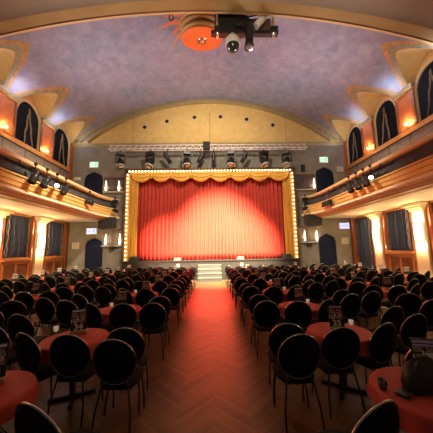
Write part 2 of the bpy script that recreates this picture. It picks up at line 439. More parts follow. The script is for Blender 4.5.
# ---- wall lamps
for s, side in ((-1, 'left'), (1, 'right')):
    for i, yc in enumerate(PIL[1:]):
        w = ['nearer the camera', 'nearer the stage'][i]
        t = thing('wall_sconce', 'round glowing lamp at the foot of the %s copper pilaster %s' % (side, w), 'wall lamp', (s * 9.05, yc, 7.42), 0, 'upper wall lamps')
        mb = MB(); mb.lathe([(0.001, -0.055), (0.035, -0.045), (0.055, 0), (0.035, 0.045), (0.001, 0.055)], 12); mb.build('globe', 'globe', t)
        mb = MB(); mb.tube([(0, 0, -0.16), (0, 0, -0.05)], 0.02, 8); mb.box(-0.03 if s < 0 else -0.02, 0.02 if s < 0 else 0.08, -0.03, 0.03, -0.16, -0.12); mb.build('bracket', 'framegold', t)
        light('lamp_glow', 'POINT', (s * 8.93, yc, 7.55), 20, (1.0, 0.60, 0.25), 0.06)
        light('cornice_uplight', 'POINT', (s * 8.42, yc, 9.02), 20, (0.66, 0.76, 1.0), 0.015)
        t = thing('half_round_sconce', 'glowing half-round sconce on the %s cream pilaster %s' % (side, w), 'wall lamp', (s * (XW - 0.22), yc, 2.45), 0, 'half-round sconces')
        for dz, nm in ((0.0, 'shade'),):
            mb = MB(); a0 = PI / 2 if s > 0 else -PI / 2
            mb.lathe([(0.10, -0.42), (0.19, -0.38), (0.20, -0.1), (0.20, 0.1), (0.19, 0.38), (0.10, 0.42)], 14, a0=a0, a1=a0 + PI); mb.build('shade', 'sconce', t)
            for z in (-0.40, 0.40):
                mb = MB(); mb.lathe([(0.19, z - 0.02), (0.215, z - 0.02), (0.215, z + 0.02), (0.19, z + 0.02)], 14, a0=a0, a1=a0 + PI); mb.build('rim', 'framegold', t)
        light('sconce_up', 'POINT', (s * 8.86, yc, 3.0), 50, (1.0, 0.68, 0.34), 0.05)
        light('sconce_down', 'POINT', (s * 8.86, yc, 1.9), 32, (1.0, 0.68, 0.34), 0.05)
    light('cornice_uplight', 'POINT', (s * 8.40, 15.0, 9.0), 8, (0.72, 0.80, 1.0), 0.015)
    # next pilaster towards the camera, just outside the picture
    light('sconce_up', 'POINT', (s * 8.86, PIL[0], 3.0), 90, (1.0, 0.68, 0.34), 0.05)
    light('cornice_uplight', 'POINT', (s * 8.42, 8.15, 9.0), 14, (0.72, 0.80, 1.0), 0.1)

# ---- stage wall
for nm, (x0, x1, z0, z1) in (('wall_back_left', (-XW - 0.25, -5.0, 0, 9.0)), ('wall_back_right', (5.0, XW + 0.25, 0, 9.0)), ('wall_back_upper', (-5.0, 5.0, 6.75, 9.0)), ('wall_back_base', (-5.0, 5.0, 0, 1.13))):
    mb = MB(); mb.box(x0, x1, YB, YB + 0.25, z0, z1); struct(mb.build(nm, 'greywall'))
# golden tympanum with spotlights, arch moulding, cornice
def za(x, R=13.5, top=12.2): return top - R + math.sqrt(R * R - x * x)
mb = MB(); pts = [(x / 20 * 9.25, YB, za(x / 20 * 9.25) ) for x in range(-20, 21)]
pts = [(9.25, YB, 8.9)] + [(-9.25, YB, 8.9)] + [(p[0], YB, max(8.9, zv(p[0]))) for p in pts]
mb.prism(pts, (0, 0.2, 0)); struct(mb.build('wall_tympanum', 'goldwall'))
mb = MB()
for (o0, o1, yy, mi) in ((0.0, 0.20, 15.30, 0), (0.20, 0.42, 15.40, 1), (0.42, 0.52, 15.34, 0)):
    rows = []
    for i in range(61):
        a = -0.80 + 1.60 * i / 60
        R0, R1 = 13.75 - o0, 13.75 - o1; cz = -1.32
        rows.append([(R0 * math.sin(a), YB, cz + R0 * math.cos(a)), (R0 * math.sin(a), yy, cz + R0 * math.cos(a)), (R1 * math.sin(a), yy, cz + R1 * math.cos(a)), (R1 * math.sin(a), YB, cz + R1 * math.cos(a))])
    rows = [r for r in rows if r[2][2] > 8.95 and abs(r[1][0]) < XW + 0.1]
    mb.grid(rows, mi, False)
struct(mb.build('trim_5', ['endmould', 'greygold']))
mb = MB(); mb.box(-9.2, 9.2, 15.46, YB, 8.92, 9.02); mb.box(-9.2, 9.2, 15.52, YB, 8.82, 8.92); struct(mb.build('trim_6', 'endmould'))
for i, x in enumerate([-4.45, -2.94, -1.05, 0.75, 2.55, 4.36]):
    z = [10.2, 10.62, 10.9, 10.93, 10.74, 10.3][i]
    t = thing('recessed_spotlight', 'black round spotlight in the golden arch, %s from the left' % ['first', 'second', 'third', 'fourth', 'fifth', 'sixth'][i], 'spotlight', (x, YB, z), 0, 'spotlights in the golden arch')
    T = Matrix.Rotation(PI / 2, 4, 'X')
    mb = MB(); mb.lathe([(0.13, 0.0), (0.13, 0.03), (0.20, 0.02), (0.21, 0.0)], 20, T=T); mb.build('ring', 'paleframe', t)
    mb = MB(); mb.lathe([(0.13, 0.03), (0.10, 0.05), (0.09, 0.012), (0.001, 0.01)], 20, T=T); mb.build('lamp', 'blackmatte', t)

# arched doors in the stage wall
dn = 1
for (x0, x1, z0, zt) in ((-8.32, -7.08, 4.4, 7.08), (7.06, 8.3, 4.4, 7.25), (-8.02, -6.9, 0, 2.72), (6.94, 8.08, 0, 2.75)):
    r = (x1 - x0) / 2; xc = (x0 + x1) / 2; zc = zt - r
    out = [(x1, z0)] + arc_pts(xc, zc, r, 18) + [(x0, z0)]
    mb = MB(); k = len(out)
    o2 = [(xc + (p[0] - xc) * 1.09, zc + (p[1] - zc) * 1.09 if p[1] > zc else p[1]) for p in out]
    vs = [(p[0], YB - 0.012, p[1]) for p in out] + [(p[0], YB - 0.05, p[1]) for p in out] + [(p[0], YB - 0.05, p[1]) for p in o2] + [(p[0], YB, p[1]) for p in o2]
    mb.add(vs, [(a * k + i, (a + 1) * k + i, (a + 1) * k + i + 1, a * k + i + 1) for a in range(3) for i in range(k - 1)], 0)
    # pleated dark blue door hanging inside the opening
    rows = []
    for j in range(13):
        z = z0 + (zt - z0) * j / 12; hw = r if z <= zc else math.sqrt(max(0.0001, r * r - (z - zc) ** 2))
        rows.append([(xc + hw * (2 * i / 48 - 1), YB - 0.02 - 0.008 * math.sin(i / 48 * 20 * PI * hw / r), z) for i in range(49)])
    mb.grid(rows, 1)
    struct(mb.build('door_%d' % dn, ['greywall', 'navy'])); dn += 1

# ---- proscenium, curtain, valance, bulbs
pf = thing('proscenium_frame', 'gold stage frame edged with rows of glowing bulbs round the red curtain', 'stage frame', (0, 15.3, 1.2))
def bo_(name, mats, boxes, par=pf):
    mb = MB()
    for b in boxes: mb.box(b[0], b[1], b[2], b[3], b[4], b[5], b[6] if len(b) > 6 else 0)
    return mb.build(name, mats, par)
for s in (-1, 1):
    a, b = sorted((s * 5.22, s * 5.60)); c, d = sorted((s * 5.48, s * 5.60)); e, f = sorted((s * 5.22, s * 5.48))
    bo_('side_post', ['framegold', 'frame'], [(e, f, 0.0, 0.3, 0, 5.95), (c, d, -0.05, 0.3, 0, 5.95, 1)])
bo_('top_beam', ['framegold', 'frame'], [(-5.6, 5.6, 0.0, 0.3, 5.6, 5.84), (-5.6, 5.6, -0.05, 0.3, 5.84, 5.97, 1)])
mbp = MB(); mbp.lathe([(0.001, -0.062), (0.03, -0.055), (0.055, -0.025), (0.062, 0.0), (0.05, 0.04), (0.022, 0.07), (0.02, 0.09)], 8, T=Matrix.Rotation(-PI / 2, 4, 'X'))
b0 = mbp.build('light_bulb', 'bulb', pf)
spots = [(s * 5.36, 0.12 + k * 0.2585) for s in (-1, 1) for k in range(22)] + [(-5.36 + (k + 0.5) * 10.72 / 52, 5.76) for k in range(52)]
for i, (x, z) in enumerate(spots):
    b = b0 if i == 0 else b0.copy()
    if i: COL.objects.link(b); b.parent = pf
    b.location = (x, -0.08, z); b.scale = (0.8, 0.8, 0.8)
# valance of gold swags
va = thing('gold_valance', 'gold satin swag valance hanging over the top of the red curtain', 'valance', (0, 15.3, 7.0))
NS = 8; W = 10.3 / NS
for k in range(NS):
    x0 = -5.15 + k * W; mb = MB(); rows = []
    for j in range(19):
        v = j / 18; r = []
        for i in range(29):
            u = i / 28; c = math.sin(PI * u)
            drop = 0.16 + 0.50 * c ** 0.7
            z = -0.10 - v * drop - 0.05 * (1 - c)
            fold = 0.05 * math.sin(v * 5.2 * PI) * c ** 0.5 + 0.10 * c * math.sin(PI * v * 0.85)
            r.append((x0 + u * W * 1.0, 0.02 - fold - 0.03 * math.sin(k), z))
        rows.append(r)
    mb.grid(rows); o = mb.build('swag', 'goldswag', va)
    so = o.modifiers.new('t', 'SOLIDIFY'); so.thickness = 0.012
    if k:
        mb = MB(); mb.lathe([(0.01, 0), (0.05, -0.05), (0.065, -0.2), (0.04, -0.26), (0.075, -0.42), (0.001, -0.43)], 10); mb.build('tassel', 'goldswag', va, loc=(x0, -0.08, -0.12))
mb = MB(); mb.tube([(-5.2, 0, -0.06), (5.2, 0, -0.06)], 0.05, 8); mb.build('rail', 'framegold', va)
for s, side in ((-1, 'left'), (1, 'right')):
    mb = MB(); rows = []
    for j in range(25):
        z = 1.22 + 5.5 * j / 24
        rows.append([(s * (4.74 + 0.50 * i / 40) + 0.012 * math.sin(z * 1.3 + i), 15.46 - 0.05 * math.sin(i / 40 * 9 * PI) , z) for i in range(41)])
    mb.grid(rows); o = mb.build('gold_side_drape', 'goldswag'); tag(o, 'gold pleated drape hanging down the %s side of the red curtain' % side, 'curtain', 'gold side drapes')
    so = o.modifiers.new('t', 'SOLIDIFY'); so.thickness = 0.01
mb = MB(); rows = []
NP = 40
for j in range(15):
    t = j / 14; z = 1.23 + 5.5 * t; r = []
    for i in range(NP * 9 + 1):
        u = i / (NP * 9); ph = u * NP * 2 * PI + 1.1 * math.sin(u * 23)
        r.append((-4.86 + 9.72 * u, 15.75 - 0.075 * (1.15 - 0.4 * t) * math.sin(ph) - 0.03 * math.sin(u * 31 + 2) , z))
    rows.append(r)
mb.grid(rows); o = mb.build('stage_curtain', 'redcurtain'); tag(o, 'red pleated velvet curtain closing the whole stage opening', 'curtain')
so = o.modifiers.new('t', 'SOLIDIFY'); so.thickness = 0.01

# ---- stage and steps
st = thing('stage', 'raised stage platform with dark front wall below the red curtain', 'stage', (0, 0, 0))
mb = MB(); mb.box(-5.5, 5.5, 15.10, 15.56, 0, 1.14); mb.build('front_wall', 'stage', st)
mb = MB(); mb.box(-5.54, 5.54, 15.05, 15.59, 1.14, 1.205); mb.box(-4.98, 4.98, 15.59, 15.90, 1.14, 1.205); mb.build('floor_edge', 'stage', st)
mb = MB(); mb.box(-4.98, 4.98, 15.86, 15.9, 1.205, 6.9); mb.build('rear_cloth', 'blackmatte', st)
sp = thing('stage_steps', 'pale four-tread steps leading up to the stage centre', 'steps', (-0.13, 14.25, 0))
for k in range(4):
    mb = MB(); mb.box(-0.69, 0.69, 0.21 * k, 0.84, 0.235 * k, 0.235 * (k + 1) - 0.04, 0); mb.build('riser', 'stepside', sp)
    mb = MB(); mb.box(-0.71, 0.71, 0.21 * k - 0.02, 0.84 if k == 3 else 0.21 * k + 0.23, 0.235 * (k + 1) - 0.04, 0.235 * (k + 1)); mb.build('tread', 'steps', sp)
for x, sd in ((-2.13, 'left'), (1.80, 'right')):
    t = thing('footlight', 'small pale footlight box on the stage edge %s of the steps' % sd, 'stage light', (x, 15.25, 1.205), 0, 'footlights')
    mb = MB(); mb.box(-0.22, 0.22, -0.09, 0.09, 0, 0.17); mb.build('housing', 'steps', t, bevel=0.015)
    mb = MB(); mb.box(-0.18, 0.18, 0.092, 0.10, 0.03, 0.14); mb.build('lens', 'lens', t)
for x, sd in ((-4.80, 'left'), (4.72, 'right')):
    t = thing('stage_monitor', 'small black wedge monitor at the %s end of the stage edge' % sd, 'loudspeaker', (x, 15.25, 1.205), 0, 'stage monitors')
    mb = MB(); mb.prism([(-0.28, -0.13, 0), (-0.28, 0.15, 0), (-0.28, 0.12, 0.28), (-0.28, -0.02, 0.30)], (0.56, 0, 0)); mb.build('cabinet', 'blackmatte', t)
    mb = MB(); mb.prism([(-0.24, -0.145, 0.03), (-0.24, -0.135, 0.03), (-0.24, -0.035, 0.28), (-0.24, -0.045, 0.28)], (0.48, 0, 0)); mb.build('grille', 'cabinet', t)

# ---- stage wall fittings
def niche(x0, x1, z0, z1, label, lamps):
    t = thing('steel_lamp_panel', label, 'wall panel', ((x0 + x1) / 2, YB, z0), 0, 'steel panels with lamps beside the stage')
    w = (x1 - x0) / 2; h = z1 - z0
    mb = MB(); mb.box(-w, w, -0.03, 0, 0, h); mb.build('panel', 'steel', t)
    mb = MB(); mb.box(-w, w, -0.16, 0, -0.05, 0.0); mb.build('ledge', 'paper', t)
    mb = MB(); mb.box(-w, w, -0.06, 0, h, h + 0.06); mb.box(-0.02, 0.02, -0.05, -0.03, 0, h); mb.build('frame', 'frame', t)
    for lx in lamps:
        l = MB(); l.lathe([(0.001, 0.0), (0.03, 0.03), (0.042, 0.20), (0.025, 0.40), (0.014, 0.6), (0.001, 0.70)], 10)
        l.build('lamp', 'flame', t, loc=(lx - (x0 + x1) / 2, -0.11, h * 0.06))
        light('panel_lamp', 'POINT', (lx, YB - 0.28, z0 + 0.35), 2.5, (1.0, 0.72, 0.42), 0.05)
niche(-7.02, -5.66, 5.70, 6.62, 'dark steel panel with two lamps left of the gold frame, upper', (-6.86, -6.02))
niche(-6.98, -5.62, 2.20, 3.20, 'dark steel panel with two lamps left of the gold frame, lower', (-6.73, -5.84))
niche(5.62, 7.02, 5.72, 6.70, 'dark steel panel with a lamp right of the gold frame, upper', (6.90,))
niche(5.62, 6.90, 2.24, 3.20, 'dark steel panel with two lamps right of the gold frame, lower', (6.05, 6.83))
def sign(x, z, w, h, lit, mark, label, name='exit_sign'):
    t = thing(name, label, 'sign', (x, YB, z), 0)
    mb = MB(); mb.box(-w / 2 - .03, w / 2 + .03, -0.07, 0, -h / 2 - .03, h / 2 + .03); mb.build('housing', 'white', t)
    mb = MB(); mb.box(-w / 2, w / 2, -0.075, -0.07, -h / 2, h / 2); mb.build('face', lit, t)
    mb = MB()
    mb.box(-w * .34, -w * .10, -0.08, -0.075, -h * .04, h * .06); mb.prism([(-w * .44, -0.08, 0), (-w * .30, -0.08, h * .22), (-w * .30, -0.08, -h * .22)], (0, 0.005, 0))
    mb.box(w * .16, w * .36, -0.08, -0.075, -h * .34, h * .34)
    mb.tube([(0.0, -0.078, h * .25), (0.02, -0.078, -h * .05), (-0.04, -0.078, -h * .3)], 0.018, 5)
    mb.build('pictogram', mark, t)
sign(-7.72, 7.56, 0.52, 0.34, 'signgreen', 'signmark', 'glowing greenish exit sign above the upper left arched door')
sign(7.70, 7.76, 0.52, 0.34, 'signgreen', 'signmark', 'glowing greenish exit sign above the upper right arched door')
sign(-7.66, 3.14, 0.60, 0.34, 'signblue', 'signmarkb', 'glowing bluish-white exit sign above the lower left arched door')
sign(8.72, 3.24, 0.60, 0.34, 'signblue', 'signmarkb', 'glowing bluish-white exit sign right of the lower right arched door')
for x, z, w, h, lb in ((-8.64, 2.24, 0.44, 0.40, 'white paper notice on the stage wall left of the lower left door'), (8.72, 2.26, 0.44, 0.40, 'white paper notice on the stage wall under the right exit sign'), (8.80, 7.10, 0.42, 0.34, 'white control plate on the upper stage wall above the right gallery')):
    t = thing('wall_notice', lb, 'notice', (x, YB, z))
    mb = MB(); mb.box(-w / 2, w / 2, -0.02, 0, -h / 2, h / 2); mb.build('sheet', 'paper', t)
    mb = MB()
    for q in range(4): mb.box(-w * .38, w * (.36 - .1 * (q % 2)), -0.024, -0.02, h * (.28 - .19 * q), h * (.33 - .19 * q))
    mb.build('printing', 'greyprint', t)
for x, sd in ((-6.3, 'left'), (6.3, 'right')):
    t = thing('small_loudspeaker', 'small black box speaker under the %s lower steel panel' % sd, 'loudspeaker', (x, YB, 1.95), 0, 'small box speakers')
    mb = MB(); mb.box(-0.13, 0.13, -0.2, 0, 0, 0.24); mb.build('cabinet', 'blackmatte', t, bevel=0.01)
    mb = MB(); mb.lathe([(0.09, 0), (0.07, -0.01), (0.02, 0.01), (0.001, 0.015)], 14, T=Matrix.Translation((0, -0.205, 0.12)) @ Matrix.Rotation(PI / 2, 4, 'X')); mb.build('cone', 'black', t)
t = thing('wall_loudspeaker', 'narrow black column speaker on the stage wall above the right steel panel', 'loudspeaker', (6.22, YB, 6.9))
mb = MB(); mb.box(-0.12, 0.12, -0.18, -0.04, 0, 0.5); mb.build('cabinet', 'cabinet', t, bevel=0.012)
mb = MB(); mb.box(-0.03, 0.03, -0.04, 0, 0.2, 0.3); mb.build('bracket', 'black', t)
t = thing('emergency_light', 'small white emergency light above the left gallery end', 'lamp', (-8.78, YB, 6.62))
mb = MB(); mb.box(-0.2, 0.2, -0.1, 0, -0.09, 0.09); mb.build('housing', 'white', t, bevel=0.015)
mb = MB(); mb.box(-0.17, 0.17, -0.11, -0.1, -0.06, 0.06); mb.build('diffuser', 'paper', t)

# ---- balconies
PATH = [(6.62, 1.0), (6.62, 5.0), (6.62, 8.0), (6.62, 11.0), (6.62, 13.2), (6.60, 13.9), (6.52, 14.5), (6.38, 14.95), (6.20, 15.3), (6.02, 15.45)]
def sweep(s, prof, mi_list=None, absx=False):
    mb = MB()
    for a in range(len(prof) - 1):
        rows = []
        for i, (px, py) in enumerate(PATH):
            rows.append([(s * (px + prof[a][0]), py, prof[a][1]), (s * (px + prof[a + 1][0]), py, prof[a + 1][1])])
        mb.grid(rows, mi_list[a] if mi_list else 0, False)
    for e in (0, -1):
        px, py = PATH[e]; mb.add([(s * (px + q[0]), py, q[1]) for q in prof], [tuple(range(len(prof)))], 0)
    return mb
for s, side in ((-1, 'left'), (1, 'right')):
    bt = thing('gallery_balcony', 'long ochre balcony with pale wooden handrail along the %s wall' % side, 'balcony', (0, 0, 0))
    sweep(s, [(-0.06, 5.00), (-0.10, 5.04), (-0.10, 5.14), (-0.05, 5.19), (0.10, 5.19), (0.14, 5.14), (0.14, 5.02), (0.06, 5.00), (-0.06, 5.00)]).build('handrail', 'woodlight', bt)
    sweep(s, [(0.08, 5.0), (0.12, 5.0), (0.12, 4.5), (0.08, 4.5), (0.08, 5.0)]).build('infill_panel', 'darkpanel', bt)
    sweep(s, [(0.30, 4.55), (-0.02, 4.56), (-0.04, 4.50), (0.0, 4.47), (0.01, 4.36), (-0.015, 4.35), (-0.015, 4.31), (0.01, 4.30), (0.02, 4.19), (-0.01, 4.18), (-0.02, 4.14), (0.02, 4.13), (0.03, 4.04), (0.30, 4.04), (0.30, 4.55)],
          [0, 0, 1, 0, 1, 0, 1, 0, 1, 0, 1, 0, 0, 0]).build('fascia', ['fascia', 'fasciadark'], bt)
    sweep(s, [(0.05, 4.05), (-0.07, 4.04), (-0.12, 3.98), (-0.12, 3.93), (-0.04, 3.88), (0.05, 3.88), (0.05, 4.05)]).build('cornice_moulding', 'moulding', bt)
    sweep(s, [(-0.02, 3.90), (0.02, 3.84), (0.16, 3.80), (0.20, 3.77), (0.36, 3.75), (0.46, 3.72), (0.46, 3.92), (-0.02, 3.90)], [0, 0, 1, 0, 0, 0, 0]).build('cove', ['cove', 'fasciadark'], bt)
    mb = MB(); rows = [[(s * (px + 0.40), py, 3.735), (s * 8.0, py, 3.735), (s * XW, py, 3.735)] for px, py in PATH]
    mb.grid(rows, 0, False); rows = [[(s * (px + 0.2), py, 4.40), (s * XW, py, 4.40)] for px, py in PATH]; mb.grid(rows, 0, False)
    mb.build('soffit', 'cream', bt)

# ---- theatre lamps
def par_can(name, label, loc, tgt, lit=False, L=0.42, r=0.13, up=0.42, group='par spotlights', mats=('black', 'black')):
    t = thing(name, label, 'spotlight', loc, 0, group)
    d = (Vector(tgt) - Vector(loc)).normalized(); T = d.to_track_quat('Z', 'Y').to_matrix().to_4x4()
    mb = MB(); mb.lathe([(0.001, -L * .55), (r * .45, -L * .52), (r * .6, -L * .40), (r * .9, -L * .1), (r, 0), (r, L * .45), (r * 1.12, L * .45), (r * 1.12, L * .5), (r * .9, L * .5), (r * .88, L * .30)], 14, T=T)
    mb.build('can', mats[0], t)
    mb = MB(); mb.lathe([(r * .9, L * .36), (r * .5, L * .40), (0.001, L * .41)], 14, T=T); mb.build('lens', 'lenslit' if lit else 'lens', t)
    sx = d.cross(Vector((0, 0, 1))).normalized() * (r + 0.025)
    mb = MB(); mb.tube([sx, sx + Vector((0, 0, up * .55)), -sx + Vector((0, 0, up * .55)), -sx], 0.012, 6, mi=0)
    mb.build('yoke', mats[1], t)
    mb = MB(); mb.tube([(0, 0, up * .52), (0, 0, up)], 0.016, 6); mb.box(-0.04, 0.04, -0.035, 0.035, up - 0.07, up + 0.03); mb.build('clamp', mats[1], t)
    return t
# balcony lamps
for s, side, ysl, litk in ((-1, 'left', [8.55, 9.17, 9.78, 10.4], 2), (1, 'right', [10.61, 10.05, 9.55, 9.10], 3)):
    for k, yy in enumerate(ysl):
        lb = ('lit white' if k == litk else 'black') + ' spotlight under the %s handrail, %s of four from the left' % (side, ['first', 'second', 'third', 'fourth'][k])
        par_can('balcony_spotlight', lb, (s * 6.34, yy, 4.58), (s * 6.42, yy - 0.75 - 0.1 * k, 3.2) if k != litk else (s * 3.2, yy - 4.5, 3.2), k == litk, 0.52, 0.09 if k == litk else 0.125, 0.50, 'balcony spotlights')
par_can('gallery_end_spotlight', 'black spotlight on the left balcony front near the stage', (-6.40, 12.6, 4.45), (-3, 15.5, 3), False, 0.40, 0.15, 0.56, 'gallery end spotlights')
for s, side in ((-1, 'left'), (1, 'right')):
    par_can('gallery_end_spotlight', 'black spotlight at the stage end of the %s balcony, upper' % side, (s * 6.02, 14.98, 4.95), (s * 2, 15.5, 4), False, 0.34, 0.13, 0.25, 'gallery end spotlights')
    par_can('gallery_end_spotlight', 'black spotlight at the stage end of the %s balcony, lower' % side, (s * 5.98, 14.95, 4.35), (s * 2, 15.5, 3), False, 0.34, 0.13, 0.3, 'gallery end spotlights')
    t = thing('hanging_loudspeaker', 'black loudspeaker cabinet hanging below the %s balcony end' % side, 'loudspeaker', (s * 6.42, 14.95, 3.26), s * 0.25)
    mb = MB(); mb.box(-0.50, 0.50, -0.22, 0.22, 0, 0.66); mb.build('cabinet', 'blackmatte', t, bevel=0.02)
    mb = MB(); mb.box(-0.46, 0.46, -0.235, -0.22, 0.04, 0.62); mb.build('grille', 'cabinet', t)
    mb = MB(); mb.tube([(-0.2, 0, 0.66), (-0.2, 0, 0.85)], 0.02, 6); mb.tube([(0.2, 0, 0.66), (0.2, 0, 0.85)], 0.02, 6); mb.build('bracket', 'black', t)
t = thing('flood_light', 'wide black floodlight hanging on the right balcony front near the stage', 'spotlight', (6.42, 12.95, 4.12))
mb = MB(); mb.prism([(-0.14, -0.42, 0), (-0.10, -0.42, 0.28), (0.08, -0.42, 0.28), (0.10, -0.42, 0)], (0, 0.84, 0)); mb.build('housing', 'blackmatte', t)
mb = MB(); mb.box(-0.12, 0.08, -0.38, 0.38, -0.015, 0.0); mb.build('lens', 'lens', t)
mb = MB(); mb.tube([(0, -0.25, 0.27), (0, -0.25, 0.85)], 0.015, 6); mb.tube([(0, 0.25, 0.27), (0, 0.25, 0.85)], 0.015, 6); mb.build('hanger', 'black', t)
for s, side, yy in ((-1, 'left', 8.0), (1, 'right', 8.7), (1, 'right', 12.2)):
    t = thing('microphone_arm', 'thin black bracket arm lying along the %s balcony rail %s' % (side, 'near the floodlight' if yy > 12 else 'near its spotlights'), 'bracket', (s * 6.46, yy, 4.90))
    mb = MB(); mb.tube([(0, -0.6, -0.08), (0, 0.0, 0.0), (0, 0.55, -0.02)], 0.022, 6); mb.build('arm', 'black', t)
    mb = MB(); mb.tube([(0, 0, 0), (s * 0.04, 0.02, 0.12)], 0.025, 6); mb.build('clamp', 'black', t)
    mb = MB(); mb.box(-0.05, 0.05, 0.5, 0.62, -0.06, 0.04); mb.build('grip', 'black', t)
# truss
tr = thing('lighting_truss', 'long silver lattice truss hanging across the top of the stage', 'truss', (0, 14.9, 8.3))
for (yy, zz) in ((-0.15, 0.0), (0.15, 0.0), (0.0, 0.30)):
    mb = MB(); mb.tube([(-6.5, yy, zz), (6.3, yy, zz)], 0.034, 6); mb.build('chord', 'alu', tr)
mb = MB(); n = 32
for k in range(n):
    x0 = -6.5 + 12.8 * k / n; x1 = -6.5 + 12.8 * (k + .5) / n; x2 = -6.5 + 12.8 * (k + 1) / n
    for q in (-1, 1): mb.tube([(x0, 0.15 * q, 0), (x1, 0, 0.30), (x2, 0.15 * q, 0)], 0.019, 4, caps=False)
mb.build('lattice', 'alu', tr)
for x in (-5, 0, 5):
    mb = MB(); mb.tube([(x, 0, 0.3), (x, 0, 2.6)], 0.008, 4); mb.build('suspension_cable', 'black', tr)
t = thing('junction_box', 'black power box sitting at the middle of the truss', 'box', (-0.23, 14.72, 8.18))
mb = MB(); mb.box(-0.22, 0.22, -0.13, 0.05, 0, 0.52); mb.build('case', 'blackmatte', t, bevel=0.02)
mb = MB(); mb.box(-0.05, 0.05, 0.05, 0.14, 0.2, 0.35); mb.build('bracket', 'black', t)

def head_proto():
    t = thing('moving_head_lamp', '', 'spotlight', (0, 0, 0), 0, 'moving head lamps on the truss')
    mb = MB(); mb.box(-0.19, 0.19, -0.16, 0.16, -0.16, 0.0); mb.tube([(0, 0, 0), (0, 0, 0.14)], 0.025, 6); mb.build('base', 'black', t, bevel=0.02)
    for q in (-1, 1):
        mb = MB(); mb.box(q * 0.22 - 0.03, q * 0.22 + 0.03, -0.08, 0.08, -0.62, -0.10); mb.build('yoke_arm', 'black', t, bevel=0.015)
    T = Matrix.Translation((0, 0, -0.55)) @ Matrix.Rotation(math.radians(158), 4, 'X')
    mb = MB(); mb.lathe([(0.001, -0.25), (0.10, -0.24), (0.15, -0.15), (0.175, 0.0), (0.165, 0.16), (0.19, 0.2), (0.19, 0.26), (0.16, 0.26)], 16, T=T); hd = mb.build('head', 'black', t)
    mb = MB(); mb.lathe([(0.165, 0.24), (0.08, 0.27), (0.001, 0.28)], 16, T=T); mb.build('lens', 'lens', hd)
    mb = MB(); mb.lathe([(0.192, 0.205), (0.205, 0.21), (0.205, 0.25), (0.192, 0.255)], 16, T=T); mb.build('rim', 'white', hd)
    return t
hp = head_proto()
HX = [-5.73, -3.86, -1.50, 1.33, 3.47, 4.96]
ordn = ['leftmost', 'second from left', 'third from left', 'third from right', 'second from right', 'rightmost']
for i, x in enumerate(HX):
    lb = 'large black moving-head lamp hanging from the truss, %s of six' % ordn[i]
    rz = [0.5, -0.4, 0.2, -0.2, 0.5, -0.6][i]; lo = (x, 14.88, 8.11)
    if i == 0: hp.scale = (1.25, 1.25, 1.25); hp.location = lo; hp.rotation_euler = (0, 0, rz); hp['label'] = lb
    else: dup(hp, lo, rz, lb).scale = (1.25, 1.25, 1.25)
for i, (x, dx) in enumerate([(-2.75, 1.0), (-0.60, -1.0), (0.21, 0.1), (2.2, -0.9)]):
    par_can('truss_spotlight', 'slim black par can hanging from the truss, %s of four' % ['leftmost', 'second', 'third', 'rightmost'][i], (x, 14.85, 7.72), (x + dx, 15.3, 6.1), False, 0.78, 0.13, 0.56, 'par cans on the truss')

# ---- near arch and brown ceiling over the camera side
RA = 28.0
def z_arch(x): return 10.7 - RA + math.sqrt(RA * RA - x * x)
XS = [-9.6 + 19.2 * i / 48 for i in range(49)]
mb = MB()
def band(y0, o0, y1, o1, mi): mb.grid([[(x, y0, z_arch(x) + o0), (x, y1, z_arch(x) + o1)] for x in XS], mi, False)
band(8.06, 1.9, 8.06, 0.10, 1); band(8.06, 0.10, 8.0, 0.0, 1); band(8.0, 0.0, 7.90, -0.02, 1); band(7.90, -0.02, 7.88, 0.02, 2)
band(7.88, 0.02, 7.50, 0.03, 0)
struct(mb.build('trim_7', ['archband', 'archedge', 'wood']))
mb = MB(); mb.grid([[(x, yy, z_arch(x) + dz) for yy, dz in ((7.50, 0.03), (7.40, 0.10), (7.2, 0.14), (6.0, 0.25), (3.0, 0.4), (-2.0, 0.5))] for x in XS])
struct(mb.build('ceiling_near', 'nearceil'))

# ---- ceiling rose lamp
t = thing('ceiling_rose_lamp', 'stepped orange and gold round ceiling lamp with chrome centre', 'ceiling lamp', (-0.30, 9.75, 11.25)); t.rotation_euler = (0.27, 0, 0)
mb = MB(); mb.lathe([(0.001, 0.0), (0.20, 0.0), (0.22, -0.02), (0.90, 0.0), (0.93, 0.03), (0.90, 0.06), (0.3, 0.08)], 40); mb.build('disc', 'orange', t)
for k, (r, z) in enumerate([(0.94, 0.22), (0.96, 0.45), (0.96, 0.68)]):
    mb = MB(); mb.lathe([(r - 0.18, z - 0.11), (r - 0.06, z - 0.10), (r, z - 0.06), (r + 0.02, z), (r, z + 0.06), (r - 0.06, z + 0.09), (r - 0.18, z + 0.10)], 40); mb.build('ring', 'ringgold', t)
mb = MB(); mb.lathe([(0.80, 0.08), (0.80, 0.99)], 32); mb.build('neck', 'frame', t)
mb = MB(); mb.lathe([(0.001, -0.10), (0.08, -0.09), (0.16, -0.04), (0.20, -0.012), (0.21, 0.0)], 20); mb.build('centre_boss', 'chrome', t)
mb = MB()
for k in range(6):
    a = k * PI / 3; mb.box(-0.02, 0.02, 0.10, 0.19, -0.075, -0.05, T=Matrix.Rotation(a, 4, 'Z'))
mb.build('boss_slots', 'black', t)
t = thing('ceiling_hook', 'small black metal ring hanging from the vault left of the orange lamp', 'hook', (-1.6, 9.2, 11.95))
mb = MB(); mb.tube([(0.09 * math.cos(a), 0, -0.12 + 0.16 * math.sin(a)) for a in [2 * PI * k / 16 for k in range(16)]], 0.02, 6, closed=True); mb.tube([(0, 0, 0.04), (0, 0, 0.17)], 0.015, 6); mb.build('ring', 'black', t)

